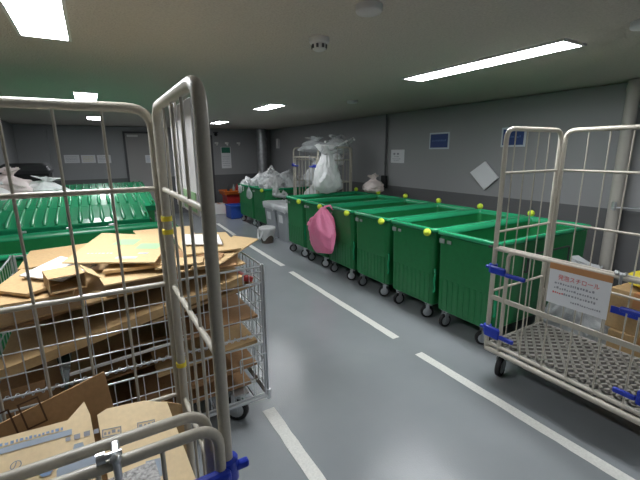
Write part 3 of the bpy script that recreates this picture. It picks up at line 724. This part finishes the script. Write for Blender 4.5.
# ------------------------------------------------------------------ mesh cart of cardboard
def mesh_cart():
    o = thing('mesh_cart', 'silver wire mesh cart piled with flattened cardboard', 'mesh cart', (-.49, 1.86, 0)); z_ = M['zinc']
    W, D, H, zb = 1.22, .98, .95, .16
    def mesh_panel(name, p0, p1, z0, z1, sp=.062, hz=.095):
        b = MB(); p0 = Vector(p0); p1 = Vector(p1); L = (p1-p0).length; u = (p1-p0)/L; Z = Vector((0, 0, 1))
        n = round(L/sp)
        for k in range(n+1): b.tube([p0+u*(L*k/n)+Z*z0, p0+u*(L*k/n)+Z*z1], .0026, 5, cap=False)
        m = max(2, round((z1-z0)/hz))
        for k in range(m+1): b.tube([p0+Z*(z0+(z1-z0)*k/m), p1+Z*(z0+(z1-z0)*k/m)], .0033 if 0 < k < m else .006, 6)
        return b.build(name, z_, o)
    mesh_panel('upper_gate', (.02, 0, 0), (W-.02, 0, 0), .56, H)
    mesh_panel('lower_panel', (.02, 0, 0), (W-.02, 0, 0), zb+.02, .50)
    mesh_panel('rear_panel', (.02, D, 0), (W-.02, D, 0), zb+.02, H)
    mesh_panel('side_panel', (0, .02, 0), (0, D-.02, 0), zb+.02, H); mesh_panel('side_panel', (W, .02, 0), (W, D-.02, 0), zb+.02, H)
    b = MB(); n = 200      # the spiral wire that hinges the gate
    b.tube([(.03+(W-.06)*k/(n*1.0), .012*math.sin(k*math.pi/3), .56+.012*math.cos(k*math.pi/3)) for k in range(n+1)], .0026, 4)
    b.tube([(.02, 0, .56), (W-.02, 0, .56)], .005, 6); b.build('spiral_hinge', z_, o)
    for x, y in ((0, 0), (W, 0), (0, D), (W, D)):
        b = MB()
        for dx, dy in ((0, 0), (.014 if x == 0 else -.014, .0), (0, .014 if y == 0 else -.014)): b.tube([(x+dx, y+dy, zb), (x+dx, y+dy, H+.01)], .0058, 8)
        b.tube([(x, y, zb-.02), (x, y, zb+.04)], .014, 8)
        b.build('corner_post', z_, o)
    b = MB()
    for p, q in (((0, 0), (W, 0)), ((0, D), (W, D)), ((0, 0), (0, D)), ((W, 0), (W, D))): b.tube([p+(zb,), q+(zb,)], .012, 8)
    for k in range(1, 16): b.tube([(W*k/16, 0, zb), (W*k/16, D, zb)], .004, 5)
    for k in range(1, 5): b.box((W/2, D*k/5, zb-.01), (W, .03, .012))
    b.build('floor_grid', z_, o)
    b = MB(); b.tube(fillet([(W-.02, -.012, .925), (W-.12, -.012, .925), (W-.12, -.012, .865), (W-.02, -.012, .865)], .01, 3), .0045, 6); b.build('gate_latch', z_, o)
    b = MB(); b.tube(fillet([(W-.01, -.012, .44), (W-.16, -.012, .44), (W-.16, -.012, .36)], .01, 3), .0045, 6); b.build('gate_latch', z_, o)
    for (x, y, a) in ((.1, .1, R(60)), (W-.15, .08, R(-40)), (.1, D-.1, R(20)), (W-.1, D-.1, R(40))): caster(o, x, y, zb+.03, .075, ang=a)
    return o
mesh_cart()
def sheet(label, quad, m, t=.008, group='flattened boxes on the mesh cart', name='cardboard_sheet'):
    b = MB(); b.prism(quad, t); o = b.build(name, M[m]); tag(o, label, 'cardboard', group); return o
def face_of(q, a=0, b_=1): # frame with u along q[a]->q[b_], v towards the far corner
    return Face(q[a], Vector(q[b_])-Vector(q[a]), Vector(q[(b_+1) % 4])-Vector(q[b_]))
# top of the pile, each sheet in its own layer, slightly tilted
q = [(-.18, 2.10, 1.052), (.20, 1.90, 1.045), (.36, 2.32, 1.075), (.0, 2.60, 1.085)]
o = sheet('big tan cardboard sheet with pale green print on top', q, 'kraft2', .006)
f = face_of(q); b = MB(); f.rect(b, .10, .27, .12, .11); f.rect(b, .25, .20, .12, .10); b.build('green_print', M['green_ink'], o)
b = MB(); f.rect(b, .22, .05, .10, .03); f.marks(b, .05, .12, .12, .02, 3); f.rect(b, .3, .12, .05, .02); b.build('faint_print', M['blue_wash'], o)
sheet('white cardboard sheet lying beside the green-printed sheet', [(-.345, 2.10, 1.018), (-.175, 1.93, 1.012), (-.04, 2.10, 1.022), (-.20, 2.34, 1.03)], 'whiteboard', .006)
sheet('tan sheet poking out beneath the white sheet', [(-.43, 2.02, .99), (-.30, 1.90, .985), (-.09, 2.02, .998), (-.36, 2.28, 1.004)], 'kraft', .012)
sheet('tan sheet at the near rim on the mesh cart corner', [(-.46, 1.89, .958), (-.14, 1.88, .962), (-.12, 2.08, .975), (-.44, 2.12, .975)], 'kraft', .01)
sheet('light sheet across the near rim beside the open little box', [(-.02, 1.885, .975), (.36, 1.885, .985), (.34, 2.12, 1.0), (-.05, 2.08, .995)], 'kraft2', .007)
sheet('thick double sheet under the green-printed sheet', [(-.02, 1.98, 1.014), (.26, 1.93, 1.02), (.34, 2.2, 1.034), (.06, 2.25, 1.03)], 'kraft', .014)
sheet('narrow sheet behind the cage post, near middle', [(.20, 1.90, 1.012), (.42, 1.90, 1.01), (.46, 2.02, 1.014), (.22, 2.06, 1.018)], 'kraft2', .006)
sheet('pale sheet behind the cage side panel', [(.38, 2.18, 1.052), (.58, 2.08, 1.05), (.62, 2.30, 1.058), (.42, 2.40, 1.064)], 'whiteboard', .006)
sheet('tan sheet farthest back on the mesh cart', [(.20, 2.5, 1.035), (.52, 2.46, 1.035), (.54, 2.74, 1.05), (.18, 2.76, 1.05)], 'kraft2', .006)
sheet('tan flap with its corner jutting past the cart edge', [(.36, 1.89, .995), (.50, 1.885, .99), (.83, 2.17, 1.03), (.72, 2.32, 1.035)], 'kraft2', .007)
sheet('dark folded sheet under the jutting flap', [(.44, 1.93, .966), (.60, 1.92, .962), (.69, 2.14, .985), (.50, 2.24, .99)], 'kraft3', .01)
sheet('tan sheet slanting into the rear corner of the cart', [(-.40, 2.42, .97), (-.06, 2.36, .99), (-.02, 2.72, 1.01), (-.38, 2.76, .99)], 'kraft', .008)
sheet('broad tan sheet lying beneath the pale sheet', [(.36, 2.02, 1.03), (.66, 2.0, 1.03), (.70, 2.42, 1.044), (.38, 2.46, 1.05)], 'kraft2', .008)
sheet('brown sheet with a lifted edge behind the cage side bars', [(.24, 1.90, .99), (.46, 1.90, .975), (.50, 2.2, 1.0), (.30, 2.3, 1.01)], 'kraft', .006)
sheet('dark narrow board sticking up behind the cage post', [(.30, 2.06, 1.022), (.52, 1.93, 1.0), (.56, 1.99, 1.018), (.34, 2.12, 1.034)], 'kraft3', .012)
tag(MB().box((-.37, 2.1, .43), (.17, .40, .30), Euler((0, R(-4), 0)), bev=.004).build('closed_carton', M['kraft3']), 'closed brown box low at the corner of the mesh cart', 'box', 'boxes in the mesh cart')
# little open box
o = thing('small_box', 'small open-ended cardboard box on the near rim', 'box', (-.165, 1.925, .985), R(12), 'flattened boxes on the mesh cart')
b = MB()
for c, d in (((0, 0, .002), (.13, .16, .003)), ((-.065, 0, .034), (.003, .16, .066)), ((.065, 0, .034), (.003, .16, .066)), ((0, 0, .066), (.13, .16, .003))): b.box(c, d)
b.build('sleeve', M['kraft'], o); b = MB(); b.box((.095, -.03, .055), (.06, .16, .003), Euler((0, R(35), 0))); b.build('flap', M['kraft2'], o)
# lower layers: parallel, tilted a little, seen through the wires
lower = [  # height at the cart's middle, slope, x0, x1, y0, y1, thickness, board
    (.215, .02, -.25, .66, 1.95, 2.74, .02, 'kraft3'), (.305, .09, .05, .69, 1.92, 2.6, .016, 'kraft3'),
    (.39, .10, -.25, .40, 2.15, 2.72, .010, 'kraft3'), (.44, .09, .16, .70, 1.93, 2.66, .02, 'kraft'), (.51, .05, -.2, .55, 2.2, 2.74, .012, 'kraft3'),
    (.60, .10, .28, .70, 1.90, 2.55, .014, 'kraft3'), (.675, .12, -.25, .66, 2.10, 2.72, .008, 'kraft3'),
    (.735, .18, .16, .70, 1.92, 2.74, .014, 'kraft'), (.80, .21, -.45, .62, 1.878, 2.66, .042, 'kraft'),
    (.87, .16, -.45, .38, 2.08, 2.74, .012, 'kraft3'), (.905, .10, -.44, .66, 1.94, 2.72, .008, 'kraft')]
for i, (z, tl, x0, x1, y0, y1, t, mm) in enumerate(lower):
    dz = lambda x: z+tl*(x-.12)
    lab = 'flattened box buried in the cardboard pile behind the wires'
    if i == 8: lab = 'thick tan folded box running slantwise behind the wires'
    sheet(lab, [(x0, y0, dz(x0)), (x1, y0, dz(x1)), (x1, y1, dz(x1)), (x0, y1, dz(x0))], mm, t, 'buried boxes in the mesh cart')
o = sheet('grey-white flat carton edge deep in the mesh cart', [(-.2, 1.876, .60), (.3, 1.876, .637), (.3, 1.882, .62), (-.2, 1.882, .583)], 'whiteboard', .004, 'buried boxes in the mesh cart')
b = MB(); b.box((.655, 2.02, .865), (.06, .16, .03), Euler((R(4), R(18), .3)), bev=.006); tag(b.build('red_pack', M['redcrate']), 'small red packet near the cart latch', 'packet')

# ------------------------------------------------------------------ boxes in the foreground cage
q = [(-.58, 1.22, .36), (-.01, 1.24, .48), (-.05, 1.34, .845), (-.60, 1.33, .69)]
o = sheet('dark brown flattened carton standing behind the water carton', q, 'brown_board', .014, 'flattened boxes in the foreground cage', 'flattened_carton')
f = face_of(q); b = MB()
for k in (.31, .385): f.outline(b, k, .31, .055, .085, .005); b.build('hand_holes', M['brown_ink'], o)
A_, B_, D_ = Vector((-.62, .92, .655)), Vector((-.095, 1.19, .80)), Vector((-.62, 1.19, .825))
q = [A_, A_+(B_-D_)*1.05, B_, D_]; f = Face(q[3], B_-D_, D_-A_)
bq = MB(); bq.prism([q[0], q[1], q[2], f.p(.512, .045, 0), f.p(.47, .0, 0), q[3]], .009)
o = tag(bq.build('water_carton', M['water_board']), 'tan water carton with blue bottle print in the foreground cage', 'cardboard', 'flattened boxes in the foreground cage')
b = MB()
f.rect(b, .18, -.045, .30, .016); b.build('blue_band', M['blue_wash'], o)
b = MB(); f.marks(b, .19, -.026, .27, .010, 8, .003); b.build('blue_lettering', M['blue_ink'], o)
b = MB()
f.poly(b, [(.40, -.12), (.415, -.105), (.43, -.105), (.442, -.12), (.43, -.135), (.415, -.135)], .003); b.build('blue_print', M['blue_ink'], o)
b = MB(); f.poly(b, [(.445, -.165), (.545, -.165), (.54, -.12), (.525, -.10), (.51, -.095), (.505, -.075), (.485, -.075), (.48, -.095), (.46, -.105), (.445, -.13)], .002); b.build('bottle_print', M['blue_wash'], o)
b = MB(); f.text(b, '水', .335, -.155, .055); f.text(b, 'の', .345, -.095, .03); b.build('lettering', M['grey_ink'], o)
b = MB(); f.marks(b, .465, -.062, .07, .02, 9); b.build('lettering', M['grey_ink'], o)
A_, B_, D_ = Vector((-.058, .92, .63)), Vector((.117, 1.20, .755)), Vector((-.078, 1.20, .785))
q2 = [A_, A_+(B_-D_)*1.1, B_, D_]; f = Face(D_, B_-D_, D_-A_)
bq = MB(); bq.prism([q2[0], q2[1], q2[2], f.p(.13, .02, 0), f.p(.025, .015, 0), q2[3]], .009)
o = tag(bq.build('water_carton', M['water_board']), 'tan carton flap with hand hole beside the silver clamp', 'cardboard', 'flattened boxes in the foreground cage')
b = MB()
f.outline(b, .012, -.075, .05, .025, .003); f.marks(b, .017, -.068, .04, .012, 4); b.build('grey_print', M['grey_ink'], o)
b = MB(); f.outline(b, .105, -.075, .05, .025, .003); f.marks(b, .11, -.068, .04, .012, 6); b.build('grey_print', M['grey_ink'], o)
b = MB(); f.poly(b, [(.062, -.078), (.067, -.072), (.095, -.072), (.1, -.078), (.095, -.084), (.067, -.084)], .002); b.build('hand_hole', M['brown_ink'], o)
b = MB(); f.rect(b, .10, -.30, .07, .06); b.build('blue_print', M['blue_ink'], o)
b = MB(); f.rect(b, .12, -.22, .04, .05); b.build('pale_print', M['blue_wash'], o)
q = [(.09, 1.22, .36), (.165, 1.22, .36), (.175, 1.30, .66), (.11, 1.30, .70)]
sheet('crumpled tan scrap between water carton and cage side', q, 'kraft', .006, 'flattened boxes in the foreground cage')
o = thing('case', 'black case with a speckled pale top beside the clamp', 'case', (-.005, .846, .268), R(4))
b = MB(); b.box((0, 0, .27), (.10, .07, .54), bev=.004); b.build('case_body', M['black'], o)
b = MB(); b.box((0, 0, .546), (.104, .074, .012), bev=.003); b.build('case_top', M['speckle'], o)
b = MB(); b.box((-.34, 1.0, .335), (.52, .22, .13), bev=.004); tag(b.build('closed_carton', M['kraft3']), 'closed brown carton at the bottom of the foreground cage', 'box', 'flattened boxes in the foreground cage')
# plate hung on the side panel
o = thing('hanging_plate', 'cream plastic plate hung on the cage side bars', 'plate', (.222, 0, 0))
b = MB(); b.box((0, 1.225, 1.54), (.006, .09, .30), bev=.002); b.box((0, 1.07, 1.535), (.006, .17, .29), bev=.002); b.build('plate_body', M['whiteboard'], o)
b = MB(); b.box((-.0045, 1.07, 1.425), (.002, .15, .05)); b.build('green_strip', M['green_ink'], o)

# ------------------------------------------------------------------ sign on the empty cage's gate
o = thing('paper_sign', 'white paper sign with red heading taped on the gate', 'sign')
X = 2.21-.055; y0, y1, z0, z1 = 1.12, .815, .70, .922
b = MB(); b.box((X+.013, (y0+y1)/2, (z0+z1)/2), (.002, y0-y1, z1-z0)); b.build('sheet', M['paper'], o)
b = MB(); b.box((X+.011, (y0+y1)/2, z1-.006), (.003, y0-y1+.004, .034)); b.build('tape_strip', M['tape'], o)
f = Face((X+.0115, y0, z0), (0, -1, 0), (0, 0, 1)); b = MB(); f.text(b, '発泡スチロール', .05, .148, .034, .205); f.marks(b, .03, .063, .05, .014, 7); b.build('red_lettering', M['red_ink'], o)
b = MB()
for k, (a, wd) in enumerate(((.035, .20), (.035, .22), (.09, .16))): f.marks(b, a, .118-.0275*k, wd, .014, 70+k)
f.marks(b, .13, .03, .14, .011, 80); b.build('small_lettering', M['grey_ink'], o)

# ------------------------------------------------------------------ boxes and a bag behind the empty cage
def carton(label, loc, d, rz, m='kraft'):
    o = thing('carton', label, 'box', loc, rz, 'boxes behind the empty cage'); x, y, z = d
    b = MB(); b.box((0, 0, z/2), d, bev=.006); b.build('carton_body', M[m], o)
    b = MB(); b.box((0, 0, z+.001), (x, .05, .002)); b.box((-x/2-.001, 0, z-.05), (.002, .05, .1)); b.build('tape_strip', M['tape'], o)
carton('brown carton on the floor behind the empty cage', (3.22, .92, 0), (.42, .40, .32), R(4))
carton('tan carton stacked on the brown one behind the cage', (3.20, .96, .323), (.38, .34, .29), R(-5), 'kraft')
b = bag_mesh((.32, .36, .17), 44, lump=.1, ears=False); o = b.build('yellow_pack', M['yellowbag'], None, (3.2, .93, .618)); tag(o, 'yellow pack lying on the stacked cartons', 'packet')
b = MB(); b.box((3.0-.008, 1.0, .47), (.012, .22, .05), bev=.004); tag(b.build('strap', M['blue']), 'blue strap across the stacked tan carton', 'strap')
bag('clear crumpled plastic bag behind the empty cage gate', (3.12, 1.36, 0), (.50, .46, .66), 51, 'wrap', (0, 0, .3), lump=.2, fine=.2)
